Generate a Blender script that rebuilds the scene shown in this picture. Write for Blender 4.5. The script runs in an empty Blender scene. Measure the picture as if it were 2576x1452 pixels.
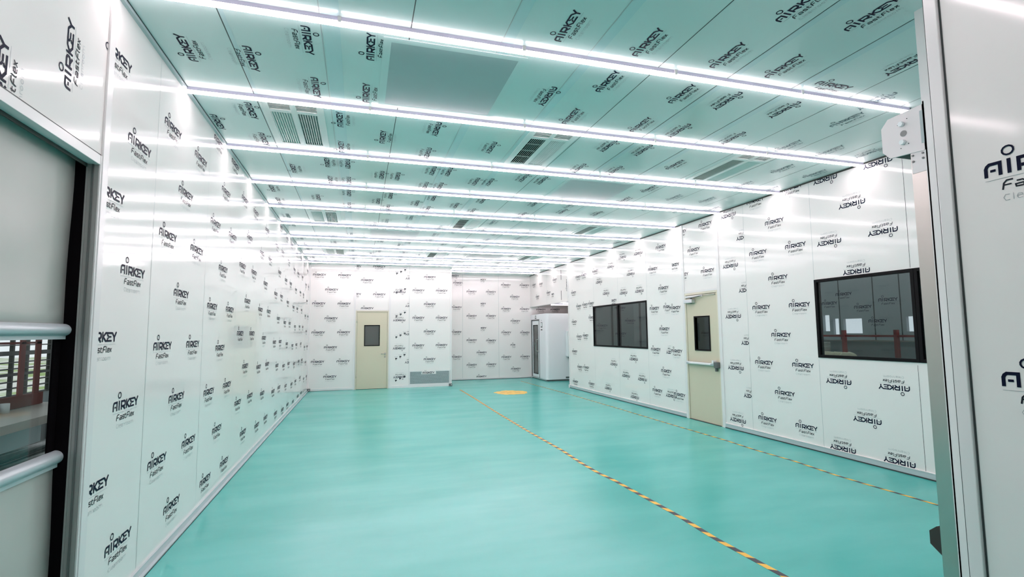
import bpy, bmesh, math, random
from mathutils import Matrix, Vector
random.seed(7)
# ---------------------------------------------------------------- camera, sky, exposure
SC = bpy.context.scene
COL = SC.collection
cd = bpy.data.cameras.new('camera'); cam = bpy.data.objects.new('camera', cd); COL.objects.link(cam)
cd.sensor_width = 36.0; cd.lens = 17.8943; cd.clip_start = 0.02; cd.clip_end = 200
YAW, PITCH, ROLL = 0.290925, 0.085744, -0.009442
def cam_axes():
    cy, sy, cp, sp = math.cos(YAW), math.sin(YAW), math.cos(PITCH), math.sin(PITCH)
    f = Vector((sy*cp, cy*cp, sp)); r = Vector((cy, -sy, 0)); u = r.cross(f)
    cr, sr = math.cos(ROLL), math.sin(ROLL)
    return cr*r+sr*u, -sr*r+cr*u, f
_r, _u, _f = cam_axes()
M = Matrix((( _r.x, _u.x, -_f.x, 0), (_r.y, _u.y, -_f.y, 0), (_r.z, _u.z, -_f.z, 1.4662), (0, 0, 0, 1)))
cam.matrix_world = M
SC.camera = cam
w = bpy.data.worlds.new('overcast_sky'); SC.world = w; w.use_nodes = True
w.node_tree.nodes['Background'].inputs[0].default_value = (0.86, 0.93, 1.0, 1)
w.node_tree.nodes['Background'].inputs[1].default_value = 1.1
SC.view_settings.view_transform = 'Standard'; SC.view_settings.look = 'None'
SC.view_settings.gamma = 1.0; SC.view_settings.use_curve_mapping = False
SC.view_settings.exposure = 0.0
SC.cycles.max_bounces = 9; SC.cycles.diffuse_bounces = 5; SC.cycles.glossy_bounces = 4
SC.cycles.transmission_bounces = 8; SC.cycles.transparent_max_bounces = 12
SC.cycles.caustics_reflective = False; SC.cycles.caustics_refractive = False
TUBE_STRENGTH = 30.5

# ---------------------------------------------------------------- room numbers (metres)
XL, XR, H = -1.27, 5.33, 3.3
YF, YF2, XS = 14.18, 15.75, 2.46          # far wall, its set-back part, where it steps
YR = 12.57                                # end of the right wall
XE, YE = 2.2, 1.41                        # wall beside the camera and where it ends
XC, YC = 3.06, 2.02                       # second step of that wall
YB = -3.0

# ---------------------------------------------------------------- materials
def mat(name, col, rough=0.5, metal=0.0, spec=0.5, emit=None, es=1.0, bump=None, trans=0, alpha=1, coat=0):
    m = bpy.data.materials.new(name); m.use_nodes = True
    b = m.node_tree.nodes['Principled BSDF']
    b.inputs['Base Color'].default_value = (*col, 1); b.inputs['Roughness'].default_value = rough
    b.inputs['Metallic'].default_value = metal; b.inputs['Specular IOR Level'].default_value = spec
    b.inputs['Transmission Weight'].default_value = trans; b.inputs['Alpha'].default_value = alpha
    b.inputs['Coat Weight'].default_value = coat
    if emit:
        b.inputs['Emission Color'].default_value = (*emit, 1); b.inputs['Emission Strength'].default_value = es
    if bump:
        nt = m.node_tree; n = nt.nodes.new('ShaderNodeTexNoise'); n.inputs['Scale'].default_value = bump[0]
        n.inputs['Detail'].default_value = bump[2] if len(bump) > 2 else 2
        g = nt.nodes.new('ShaderNodeNewGeometry'); nt.links.new(g.outputs['Position'], n.inputs['Vector'])
        p = nt.nodes.new('ShaderNodeBump'); p.inputs['Strength'].default_value = 1.0; p.inputs['Distance'].default_value = bump[1]
        nt.links.new(n.outputs['Fac'], p.inputs['Height']); nt.links.new(p.outputs['Normal'], b.inputs['Normal'])
    return m
def noisy(m, c1, c2, scale, stretch=(1, 1, 1), lo=0.35, hi=0.65, detail=6, rough=None):
    nt = m.node_tree; b = nt.nodes['Principled BSDF']
    g = nt.nodes.new('ShaderNodeNewGeometry'); mp = nt.nodes.new('ShaderNodeMapping'); mp.inputs['Scale'].default_value = stretch
    nt.links.new(g.outputs['Position'], mp.inputs['Vector'])
    n = nt.nodes.new('ShaderNodeTexNoise'); n.inputs['Scale'].default_value = scale; n.inputs['Detail'].default_value = detail
    nt.links.new(mp.outputs[0], n.inputs['Vector'])
    r = nt.nodes.new('ShaderNodeValToRGB'); r.color_ramp.elements[0].position = lo; r.color_ramp.elements[1].position = hi
    r.color_ramp.elements[0].color = (*c1, 1); r.color_ramp.elements[1].color = (*c2, 1)
    nt.links.new(n.outputs['Fac'], r.inputs[0]); nt.links.new(r.outputs[0], b.inputs['Base Color'])
    if rough:
        q = nt.nodes.new('ShaderNodeMapRange'); q.inputs['To Min'].default_value = rough[0]; q.inputs['To Max'].default_value = rough[1]
        nt.links.new(n.outputs['Fac'], q.inputs['Value']); nt.links.new(q.outputs[0], b.inputs['Roughness'])
    return m
FILM = mat('white_film_panel', (0.83, 0.80, 0.785), 0.09, spec=0.45, bump=(1.1, 0.0012, 1))
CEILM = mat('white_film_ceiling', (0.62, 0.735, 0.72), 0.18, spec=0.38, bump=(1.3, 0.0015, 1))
WHITE = mat('white_profile', (0.78, 0.76, 0.76), 0.25)
ALU = mat('satin_aluminium', (0.62, 0.65, 0.68), 0.32, metal=0.75)
STEEL = mat('stainless_steel', (0.50, 0.48, 0.45), 0.28, metal=1.0)
GREYTRIM = mat('grey_base_profile', (0.50, 0.56, 0.58), 0.3)
DARKLINE = mat('dark_joint', (0.035, 0.045, 0.045), 0.6)
SEAMM = mat('pale_joint', (0.42, 0.47, 0.47), 0.6)
TAPEGREY = mat('film_overlap', (0.55, 0.70, 0.71), 0.2)
INK = mat('navy_ink', (0.004, 0.007, 0.026), 0.5, spec=0.08)
INK2 = mat('dark_grey_ink', (0.015, 0.02, 0.028), 0.5, spec=0.1)
INK3 = mat('pale_grey_ink', (0.34, 0.38, 0.40), 0.5, spec=0.3)
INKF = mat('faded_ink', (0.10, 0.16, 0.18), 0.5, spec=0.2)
FLOORM = noisy(mat('teal_epoxy_floor', (0.12, 0.6, 0.56), 0.24, spec=0.4, bump=(1.2, 0.0015, 1)), (0.045, 0.415, 0.37), (0.085, 0.475, 0.435), 1.3, (0.5, 1.4, 1))
CREAM = mat('cream_door_paint', (0.62, 0.565, 0.43), 0.4)
CREAM2 = mat('cream_frame_paint', (0.68, 0.63, 0.51), 0.35)
BLACK = mat('black_frame', (0.003, 0.003, 0.004), 0.6, spec=0.15)
BAR = mat('satin_grey_bar', (0.50, 0.55, 0.58), 0.3, metal=0.15)
JAMB = mat('jamb_grey', (0.34, 0.34, 0.33), 0.4, metal=0.1)
RACKRED = mat('dull_red_steel', (0.17, 0.022, 0.014), 0.6)
FROST = mat('grey_filmed_glass', (0.10, 0.105, 0.10), 0.25)
RUBBER = mat('black_rubber', (0.004, 0.003, 0.004), 0.9, spec=0.05)
FABRIC = mat('grey_roll_door_fabric', (0.50, 0.51, 0.48), 0.45, bump=(3.0, 0.03, 1))
DARKBOX = mat('duct_dark', (0.02, 0.03, 0.03), 0.8)
LOUVER = mat('louver_white', (0.70, 0.74, 0.72), 0.4)
PLATE = mat('blank_plate', (0.36, 0.44, 0.45), 0.35)
BRKT = mat('pinkish_white_powder_coat', (0.78, 0.74, 0.75), 0.4)
BROWN = mat('dark_brown_rubber', (0.035, 0.028, 0.025), 0.5)
RED = mat('red_painted_steel', (0.42, 0.035, 0.03), 0.4)
YEL = mat('yellow_tape', (0.85, 0.50, 0.06), 0.4)
BLK = mat('black_tape', (0.03, 0.03, 0.045), 0.45)
YPAINT = mat('yellow_floor_sticker', (0.80, 0.52, 0.10), 0.4)
OCHRE = mat('ochre_print', (0.42, 0.22, 0.04), 0.5)
SHOWER = mat('air_shower_paint', (0.82, 0.82, 0.85), 0.35)
SHOWER2 = mat('white_plastic', (0.82, 0.86, 0.88), 0.4)
GREYD = mat('grey_metal', (0.16, 0.17, 0.17), 0.4, metal=0.5)
WALLG = mat('grey_partition', (0.30, 0.34, 0.35), 0.5)
CONC = mat('workshop_floor', (0.05, 0.16, 0.16), 0.4)
SACK = mat('pale_sack', (0.60, 0.58, 0.42), 0.8, bump=(9, 0.02, 3))
STACKM = mat('white_sheet_stack', (0.62, 0.62, 0.54), 0.6)
DKGREEN = noisy(mat('dark_film_rolls', (0.02, 0.05, 0.05), 0.25), (0.008, 0.02, 0.02), (0.05, 0.09, 0.085), 2.0, (1, 1, 6))
TABLE = mat('pale_bench_top', (0.62, 0.60, 0.55), 0.4)
MULL = mat('dark_mullion', (0.03, 0.035, 0.03), 0.6)
GROUND = noisy(mat('yard_ground', (0.5, 0.5, 0.45), 0.9), (0.30, 0.42, 0.14), (0.72, 0.72, 0.66), 0.35, lo=0.42, hi=0.52)
TUBE = mat('lit_tube', (1, 1, 1), 0.5, emit=(1.0, 0.82, 0.86), es=TUBE_STRENGTH)
TUBE2 = mat('lit_alcove_tube', (1, 1, 1), 0.5, emit=(1.0, 0.86, 0.88), es=9.0)
HOUSE = mat('tube_housing', (0.62, 0.58, 0.72), 0.35)
def glass(name, tint, gloss_rough=0.03, refl=0.12):
    m = bpy.data.materials.new(name); m.use_nodes = True; nt = m.node_tree
    for n in list(nt.nodes):
        if n.type != 'OUTPUT_MATERIAL': nt.nodes.remove(n)
    out = [n for n in nt.nodes if n.type == 'OUTPUT_MATERIAL'][0]
    t = nt.nodes.new('ShaderNodeBsdfTransparent'); t.inputs[0].default_value = (*tint, 1)
    g = nt.nodes.new('ShaderNodeBsdfGlossy'); g.inputs['Roughness'].default_value = gloss_rough
    fr = nt.nodes.new('ShaderNodeLayerWeight'); fr.inputs['Blend'].default_value = refl
    mx = nt.nodes.new('ShaderNodeMixShader')
    pw = nt.nodes.new('ShaderNodeMath'); pw.operation = 'POWER'; pw.inputs[1].default_value = 4.0
    ma = nt.nodes.new('ShaderNodeMath'); ma.operation = 'MULTIPLY_ADD'; ma.inputs[1].default_value = 0.6; ma.inputs[2].default_value = 0.03
    fr.inputs['Blend'].default_value = 0.5
    nt.links.new(fr.outputs['Facing'], pw.inputs[0]); nt.links.new(pw.outputs[0], ma.inputs[0]); nt.links.new(ma.outputs[0], mx.inputs[0]); nt.links.new(t.outputs[0], mx.inputs[1]); nt.links.new(g.outputs[0], mx.inputs[2])
    nt.links.new(mx.outputs[0], out.inputs[0]); return m
GLASS = glass('tinted_pane', (0.72, 0.76, 0.76), 0.02, 0.18)
PVC = glass('clear_pvc_sheet', (0.88, 0.90, 0.86), 0.05, 0.12)
GLASSD = glass('door_pane', (0.45, 0.48, 0.48), 0.02, 0.2)

# ---------------------------------------------------------------- mesh helpers
def mi(mats, m):
    if m not in mats: mats.append(m)
    return mats.index(m)
class MB:
    def __init__(s): s.v = []; s.f = []; s.m = []; s.mats = []; s.smooth = []
    def poly(s, pts, m, smooth=False):
        i = len(s.v); s.v += [tuple(p) for p in pts]; s.f.append(tuple(range(i, i+len(pts)))); s.m.append(mi(s.mats, m)); s.smooth.append(smooth)
    def box(s, x0, x1, y0, y1, z0, z1, m):
        i = len(s.v)
        s.v += [(x0,y0,z0),(x1,y0,z0),(x1,y1,z0),(x0,y1,z0),(x0,y0,z1),(x1,y0,z1),(x1,y1,z1),(x0,y1,z1)]
        for q in ((0,3,2,1),(4,5,6,7),(0,1,5,4),(1,2,6,5),(2,3,7,6),(3,0,4,7)):
            s.f.append(tuple(i+k for k in q)); s.m.append(mi(s.mats, m)); s.smooth.append(False)
    def tube(s, pts, rad, m, n=10, caps=True):
        pts = [Vector(p) for p in pts]; rings = []
        for k, p in enumerate(pts):
            d = (pts[min(k+1, len(pts)-1)]-pts[max(k-1, 0)]).normalized()
            a = d.cross(Vector((0, 0, 1)))
            if a.length < 1e-3: a = d.cross(Vector((1, 0, 0)))
            a.normalize(); b = d.cross(a); i = len(s.v)
            rr = rad[k] if isinstance(rad, (list, tuple)) else rad
            s.v += [tuple(p+rr*(math.cos(2*math.pi*j/n)*a+math.sin(2*math.pi*j/n)*b)) for j in range(n)]; rings.append(i)
        for r0, r1 in zip(rings, rings[1:]):
            for j in range(n):
                s.f.append((r0+j, r0+(j+1) % n, r1+(j+1) % n, r1+j)); s.m.append(mi(s.mats, m)); s.smooth.append(True)
        if caps:
            s.f.append(tuple(rings[0]+j for j in range(n))[::-1]); s.m.append(mi(s.mats, m)); s.smooth.append(False)
            s.f.append(tuple(rings[-1]+j for j in range(n))); s.m.append(mi(s.mats, m)); s.smooth.append(False)
    def prism(s, pts, d, m):
        """closed outline of 3-D points extruded by vector d"""
        d = Vector(d); a = [Vector(p) for p in pts]; b = [p+d for p in a]
        s.poly(a, m); s.poly(b[::-1], m)
        for k in range(len(a)):
            j = (k+1) % len(a); s.poly([a[k], b[k], b[j], a[j]], m)
    def build(s, name, parent=None, loc=None, bevel=0, smooth=False):
        me = bpy.data.meshes.new(name); me.from_pydata(s.v, [], s.f)
        for m in s.mats: me.materials.append(m)
        me.polygons.foreach_set('material_index', s.m); me.polygons.foreach_set('use_smooth', [x or smooth for x in s.smooth])
        bm = bmesh.new(); bm.from_mesh(me)
        if not getattr(s, 'raw', False): bmesh.ops.recalc_face_normals(bm, faces=bm.faces)
        bm.to_mesh(me); bm.free(); me.update()
        o = bpy.data.objects.new(name, me); COL.objects.link(o)
        if parent: o.parent = parent; o.matrix_parent_inverse = Matrix.Translation(parent.location).inverted() if parent.location.length else Matrix()
        if bevel:
            b = o.modifiers.new('bevel', 'BEVEL'); b.width = bevel; b.segments = 2; b.limit_method = 'ANGLE'; b.angle_limit = math.radians(40)
        return o
def tag(o, label=None, cat=None, group=None, kind=None):
    if label: o['label'] = label
    if cat: o['category'] = cat
    if group: o['group'] = group
    if kind: o['kind'] = kind
    return o
def thing(name, label, cat, loc, group=None, kind=None):
    o = bpy.data.objects.new(name, None); o.empty_display_size = 0.1; COL.objects.link(o); o.location = loc
    return tag(o, label, cat, group, kind)

# a flat surface: a, b run along it, n points into the room
class Plane:
    def __init__(s, o, ua, ub, n): s.o, s.ua, s.ub, s.n = Vector(o), Vector(ua), Vector(ub), Vector(n)
    def at(s, a, b, d=0): return s.o+a*s.ua+b*s.ub+d*s.n
P_LEFT = Plane((XL, 0, 0), (0, 1, 0), (0, 0, 1), (1, 0, 0))
P_RIGHT = Plane((XR, 0, 0), (0, 1, 0), (0, 0, 1), (-1, 0, 0))
P_FAR = Plane((0, YF, 0), (1, 0, 0), (0, 0, 1), (0, -1, 0))
P_FAR2 = Plane((0, YF2, 0), (1, 0, 0), (0, 0, 1), (0, -1, 0))
P_ENTRY = Plane((XE, 0, 0), (0, 1, 0), (0, 0, 1), (-1, 0, 0))
P_CEIL = Plane((0, 0, H), (1, 0, 0), (0, 1, 0), (0, 0, -1))
def slab(mb, pl, abreaks, bbreaks, holes, thick, m, mback=None):
    """wall slab with rectangular holes, faces only where they show"""
    A = sorted(set(abreaks+[h[0] for h in holes]+[h[1] for h in holes])); B = sorted(set(bbreaks+[h[2] for h in holes]+[h[3] for h in holes]))
    def full(i, j):
        if i < 0 or j < 0 or i >= len(A)-1 or j >= len(B)-1: return False
        ca, cb = (A[i]+A[i+1])/2, (B[j]+B[j+1])/2
        return not any(h[0] < ca < h[1] and h[2] < cb < h[3] for h in holes)
    for i in range(len(A)-1):
        for j in range(len(B)-1):
            if not full(i, j): continue
            a0, a1, b0, b1 = A[i], A[i+1], B[j], B[j+1]
            mb.poly([pl.at(a0, b0), pl.at(a1, b0), pl.at(a1, b1), pl.at(a0, b1)], m)
            mb.poly([pl.at(a0, b0, -thick), pl.at(a0, b1, -thick), pl.at(a1, b1, -thick), pl.at(a1, b0, -thick)], mback or m)
            for (di, dj, p, q) in ((-1, 0, (a0, b0), (a0, b1)), (1, 0, (a1, b1), (a1, b0)), (0, -1, (a1, b0), (a0, b0)), (0, 1, (a0, b1), (a1, b1))):
                if not full(i+di, j+dj):
                    mb.poly([pl.at(*p), pl.at(*q), pl.at(*q, -thick), pl.at(*p, -thick)], m)
def strip(mb, pl, a0, a1, b0, b1, m, d=0.0006):
    mb.poly([pl.at(a0, b0, d), pl.at(a1, b0, d), pl.at(a1, b1, d), pl.at(a0, b1, d)], m)

# ---------------------------------------------------------------- the printed film lettering
def ring(cx, cy, rx, ry, n=12):
    return [(cx+rx*math.cos(2*math.pi*k/n+.26), cy+ry*math.sin(2*math.pi*k/n+.26)) for k in range(n+1)]
BOLD = [([(.13,0),(.13,.6),(.2,.76),(.34,.87),(.95,.87),(.95,0)],.25), ([(.38,.40),(.70,.40)],.19), ([(1.45,0),(1.45,1.0)],.25),
 ([(1.98,0),(1.98,.87),(2.68,.87),(2.87,.75),(2.87,.48),(2.68,.35),(2.1,.35)],.25), ([(2.35,.36),(2.88,0)],.25),
 ([(3.2,0),(3.2,1.0)],.22), ([(3.32,.5),(3.88,.93)],.24), ([(3.32,.5),(3.88,.06)],.24),
 ([(3.78,.88),(5.22,.88)],.23), ([(4.2,.88),(4.2,.68),(4.42,.56)],.2), ([(4.45,.5),(5.0,.5)],.19), ([(4.42,.42),(4.2,.3),(4.2,.12)],.2), ([(3.85,.1),(5.1,.1)],.21),
 ([(5.2,.9),(5.66,.46),(5.66,0)],.24), ([(6.08,1.0),(5.66,.46)],.24), (ring(1.45,1.56,.32,.3),.13)]
THIN = [([(1.0,-1.05),(1.08,-.62),(1.25,-.45),(1.6,-.45)],.1), ([(1.05,-.75),(1.5,-.75)],.09),
 ([(1.78,-.62),(2.1,-.62),(2.22,-.72),(2.15,-1.0),(1.75,-1.0),(1.72,-.84),(2.15,-.82)],.09),
 ([(2.78,-.62),(2.44,-.62),(2.4,-.8),(2.72,-.82),(2.7,-1.0),(2.33,-1.0)],.09), ([(3.02,-.48),(2.95,-.94),(3.05,-1.0),(3.2,-1.0)],.09), ([(2.86,-.64),(3.24,-.64)],.08),
 ([(3.38,-1.05),(3.47,-.62),(3.62,-.45),(3.95,-.45)],.1), ([(3.44,-.75),(3.84,-.75)],.09), ([(4.1,-.42),(4.03,-.94),(4.14,-1.02)],.09),
 ([(4.33,-.82),(4.68,-.82),(4.66,-.64),(4.4,-.64),(4.3,-.9),(4.38,-1.0),(4.64,-1.0)],.09), ([(4.84,-.62),(5.14,-1.02)],.09), ([(5.2,-.62),(4.78,-1.02)],.09)]
PALE = [([(1.35,-1.42),(1.12,-1.4),(1.0,-1.6),(1.12,-1.8),(1.35,-1.78)],.032), ([(1.55,-1.38),(1.55,-1.8)],.032),
 ([(1.75,-1.62),(2.05,-1.62),(2.0,-1.5),(1.8,-1.5),(1.73,-1.66),(1.82,-1.8),(2.04,-1.8)],.03), ([(2.2,-1.5),(2.42,-1.5),(2.46,-1.8),(2.22,-1.8),(2.2,-1.66),(2.44,-1.64)],.04),
 ([(2.65,-1.8),(2.65,-1.5),(2.9,-1.52),(2.94,-1.8)],.032), ([(3.12,-1.8),(3.12,-1.5),(3.3,-1.5)],.032),
 (ring(3.56,-1.65,.17,.15,8),.04), (ring(4.05,-1.65,.17,.15,8),.04), ([(4.4,-1.8),(4.4,-1.5),(4.7,-1.52),(4.72,-1.8)],.032), ([(4.72,-1.52),(4.98,-1.52),(5.02,-1.8)],.032)]
RULE = [([(.05,-.25),(6.0,-.25)],.03)]
def stroke_quads(pts, w):
    out = []; n = len(pts); closed = (abs(pts[0][0]-pts[-1][0])+abs(pts[0][1]-pts[-1][1])) < 1e-6 and n > 3
    L, R = [], []
    for k in range(n):
        p = Vector(pts[k])
        a = Vector(pts[k-1]) if k > 0 else (Vector(pts[-2]) if closed else None)
        b = Vector(pts[k+1]) if k < n-1 else (Vector(pts[1]) if closed else None)
        d0 = (p-a).normalized() if a is not None else (b-p).normalized(); d1 = (b-p).normalized() if b is not None else d0
        n0 = Vector((-d0.y, d0.x)); n1 = Vector((-d1.y, d1.x)); m_ = (n0+n1)
        m_ = m_.normalized() if m_.length > 1e-6 else n0
        s = w/2/max(m_.dot(n0), .45); L.append(p+m_*s); R.append(p-m_*s)
    for k in range(n-1): out.append([L[k], L[k+1], R[k+1], R[k]])
    return out
GLY = {g: [q for pts, ww in G for q in stroke_quads(pts, ww*(.88 if g == 'b' else 1))] for g, G in dict(b=BOLD, t=THIN, p=PALE, r=RULE).items()}
HL = 0.053
def clip_poly(poly, a0, a1, b0, b1):
    for ax, lim, sg in ((0, a0, 1), (0, a1, -1), (1, b0, 1), (1, b1, -1)):
        out = []
        for k in range(len(poly)):
            p, q = poly[k], poly[(k+1) % len(poly)]; dp, dq = sg*(p[ax]-lim), sg*(q[ax]-lim)
            if dp >= 0: out.append(p)
            if dp*dq < 0:
                t = dp/(dp-dq); out.append((p[0]+t*(q[0]-p[0]), p[1]+t*(q[1]-p[1])))
        poly = out
        if len(poly) < 3: return None
    return poly
def logo(mb, pl, c, adv, clip=(-99, 99, -99, 99), holes=(), faded=False, parts='bratp', d=0.0012):
    adv = Vector(adv); sgn = pl_sign(pl); up = Vector((-adv.y, adv.x))*sgn
    cc = Vector(c)
    for g, m in (('b', INKF if faded else INK), ('r', INK3), ('t', INKF if faded else INK2), ('p', INK3)):
        if g not in parts: continue
        for qi, q in enumerate(GLY[g]):
            pts = []
            for p in q:
                v = cc+HL*((p.x-3.07)*adv+(p.y-.5)*up); pts.append((v.x, v.y))
            pcs = [clip_poly(pts, *clip)]
            for h in holes:
                nxt = []
                for pc in pcs:
                    if not pc: continue
                    if max(x for x, y in pc) < h[0] or min(x for x, y in pc) > h[1] or max(y for x, y in pc) < h[2] or min(y for x, y in pc) > h[3]: nxt.append(pc); continue
                    nxt += [clip_poly(pc, -99, h[0], -99, 99), clip_poly(pc, h[1], 99, -99, 99), clip_poly(pc, h[0], h[1], -99, h[2]), clip_poly(pc, h[0], h[1], h[3], 99)]
                pcs = nxt
            for pc in pcs:
                if pc: mb.poly([pl.at(x, y, d+qi*2.5e-5) for x, y in pc], m)
def pl_sign(pl):
    # +1 when a runs to the viewer's right with b up, else -1
    return 1 if (pl.ua.cross(pl.ub)).dot(pl.n) > 0 else -1
def reading(pl, upside=False):
    s = pl_sign(pl) * (-1 if upside else 1)
    return (s, 0)
def lattice(mb, pl, cols, mid, zc, zm, clip, holes=(), upside=False, faded=False, zmax=3.28, zmin=0.08, skip=()):
    adv = reading(pl, upside)
    for cs, z0 in ((cols, zc), (mid, zm)):
        for c in cs:
            z = z0
            while z < zmax:
                if z > zmin and not any(h[0]+.1 < c < h[1]-.1 and h[2]+.05 < z < h[3]-.05 for h in holes) and (round(c, 2), round(z, 2)) not in skip:
                    logo(mb, pl, (c, z), adv, clip, holes, faded)
                z += 0.757
# ---------------------------------------------------------------- floor
mb = MB()
mb.box(XL-.06, 7.2, YB, YF2+.06, -.1, 0, FLOORM)
tag(mb.build('floor'), kind='structure')
# ---------------------------------------------------------------- left wall and the panel above its roll-up door
DY0, DY1, DZ = -1.4, 3.0, 2.33
mb = MB()
slab(mb, P_LEFT, [YB, YF+.02], [0, H], [(DY0, DY1, 0, DZ)], 0.05, FILM)
seams = [3.717, 4.879, 6.04, 7.20, 8.37, 9.55, 10.72, 11.88, 13.04]
for y in seams: strip(mb, P_LEFT, y-.002, y+.002, .07, H, SEAMM)
strip(mb, P_LEFT, YB, 3.02, 2.379, 2.383, DARKLINE)
edges = [3.06]+seams+[YF]
phase = [.32, .64, .21, .725, .285, .59, .16, .49, .12, .40]
for k in range(len(edges)-1):
    y0, y1 = edges[k], edges[k+1]; s = y1-1.162 if k == 0 else y0
    c = [s+.265, s+.915]; m_ = [s+.59]
    if k == 0: c = [3.125, 3.455-.0]; m_ = []
    zc = phase[k]; zm = (zc+.378) % .757
    if k == 0:
        lattice(mb, P_LEFT, [3.455], [3.125], .325, .705, (y0, y1, .07, H))
    elif k == 5:
        lattice(mb, P_LEFT, [s+.35, s+.95], [s+.67], .59, .21, (y0, y1, .07, H))
    else:
        lattice(mb, P_LEFT, c, m_, zc, zm, (y0, y1, .07, H))
for c in ((2.665, 2.73), (3.055, 3.045), (2.245, 2.40), (1.85, 2.74)):
    logo(mb, P_LEFT, c, (0, 1), (YB, 3.004, 2.384, H))
mb.raw = True
tag(mb.build('wall_left'), kind='structure')
# ---------------------------------------------------------------- right wall
WIN1 = (8.70, 11.07, 1.12, 2.06); WIN2 = (3.715, 4.885, 1.127, 2.07); WIN3 = (2.50, 3.712, 1.127, 2.07); DOORR = (6.66, 7.46, -1, 2.07)
mb = MB()
RH = [WIN1, WIN2, WIN3, (6.63, 7.50, -1, 2.11)]
slab(mb, P_RIGHT, [YC+.2, YR], [0, H], [(h[0], h[1], max(h[2], 0), h[3]) for h in RH], 0.05, FILM, WALLG)
for y, m in ((3.745, DARKLINE), (4.887, SEAMM), (6.03, SEAMM), (8.69, SEAMM), (9.84, SEAMM), (11.03, SEAMM)):
    for z0, z1 in ((.07, 1.1), (2.08, H)):
        strip(mb, P_RIGHT, y-.002, y+.002, z0, z1, m)
for y in (6.03,): strip(mb, P_RIGHT, y-.002, y+.002, 1.0, 2.1, SEAMM)
def many(mb, pl, pts, upside=False, clip=(-99, 99, .07, H), holes=(), faded=False):
    for c in pts: logo(mb, pl, c, reading(pl, upside), clip, holes, faded)
HO = [(h[0], h[1], h[2], h[3]) for h in RH]
many(mb, P_RIGHT, [(4.65, 3.26), (4.00, 3.25), (4.33, 2.88), (4.65, 2.495), (4.0, 2.5), (4.33, 2.11), (4.64, .86), (4.0, .855), (4.32, .47), (4.64, .10), (4.0, .10)], True, holes=HO, clip=(3.75, 4.885, .07, H))
many(mb, P_RIGHT, [(3.38, 2.5), (3.05, 2.88), (2.73, 2.5), (3.38, .86), (3.05, .47), (2.73, .86)], True, holes=HO, clip=(2.3, 3.74, .07, H))
many(mb, P_RIGHT, [(5.78, 3.29), (5.14, 3.30), (5.46, 2.92), (5.78, 2.545), (5.14, 2.54), (5.45, 2.16), (5.77, 1.78), (5.13, 1.78), (5.45, 1.40), (5.77, 1.02), (5.13, 1.02), (5.44, .64), (5.76, .26), (5.13, .26)], clip=(4.89, 6.03, .07, H))
many(mb, P_RIGHT, [(6.335, 3.20), (6.34, 2.43), (6.33, 1.67), (6.325, .91), (6.33, .15)], True)
many(mb, P_RIGHT, [(6.02, 2.81), (6.02, 2.04), (6.02, 1.28), (6.02, .53)], True, clip=(6.032, 6.6, .07, H))
many(mb, P_RIGHT, [(7.20, 2.81), (6.88, 3.18), (6.87, 2.42), (7.53, 2.43), (7.53, 3.18)], clip=(6.66, 7.47, 2.12, H))
many(mb, P_RIGHT, [(8.16, 3.02), (8.45, 2.64), (8.12, 2.25), (8.44, 1.89), (8.13, 1.50), (8.44, 1.12), (7.78, 1.11), (8.12, .74), (8.43, .36), (7.74, .36), (7.78, 1.87)], clip=(7.55, 8.69, .07, H))
many(mb, P_RIGHT, [(7.98, 1.90)], clip=(7.94, 8.69, .07, H)); many(mb, P_RIGHT, [(7.78, 2.63)], clip=(7.55, 7.83, .07, H))
many(mb, P_RIGHT, [(7.99, .31)], True); many(mb, P_RIGHT, [(7.93, 1.08)], True, clip=(7.95, 8.69, .07, H))
many(mb, P_RIGHT, [(8.96, 3.02), (9.61, 3.03), (9.28, 2.64), (9.60, 2.27), (8.96, 2.26), (9.26, .90), (9.59, .54), (8.95, .52), (9.26, .14)], True, clip=(8.69, 9.84, .07, H))
many(mb, P_RIGHT, [(10.14, 2.90), (10.73, 2.61), (10.39, 2.32), (10.11, .75), (10.40, .20)], True)
many(mb, P_RIGHT, [(10.07, 2.14)], clip=(9.85, 10.13, .07, H), holes=HO)
many(mb, P_RIGHT, [(10.91, 2.89), (11.90, 2.86), (11.56, 2.87), (12.21, 2.48), (11.90, 2.11), (11.52, 2.13), (11.18, 2.14), (11.17, 1.80), (11.91, 1.34), (11.53, 1.37), (12.20, 1.72), (12.21, .96), (11.90, .58), (11.53, .59), (12.20, .19), (11.25, .22)], holes=HO, clip=(10.6, 12.53, .07, H))
mb.raw = True
tag(mb.build('wall_right'), kind='structure')
mb = MB()   # white upright profiles of the right wall
for y0, y1 in ((6.585, 6.645), (7.485, 7.545), (YR-.045, YR)): mb.box(XR-.012, XR+.05, y0, y1, 0, H, WHITE)
mb.box(XR-.010, XR+.05, 6.645, 7.485, 2.095, 2.125, WHITE)
mb.box(XR-.03, XR+.05, YR-.04, YR+.012, 0, .085, WHITE)
tag(mb.build('trim_1'), kind='structure')
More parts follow.
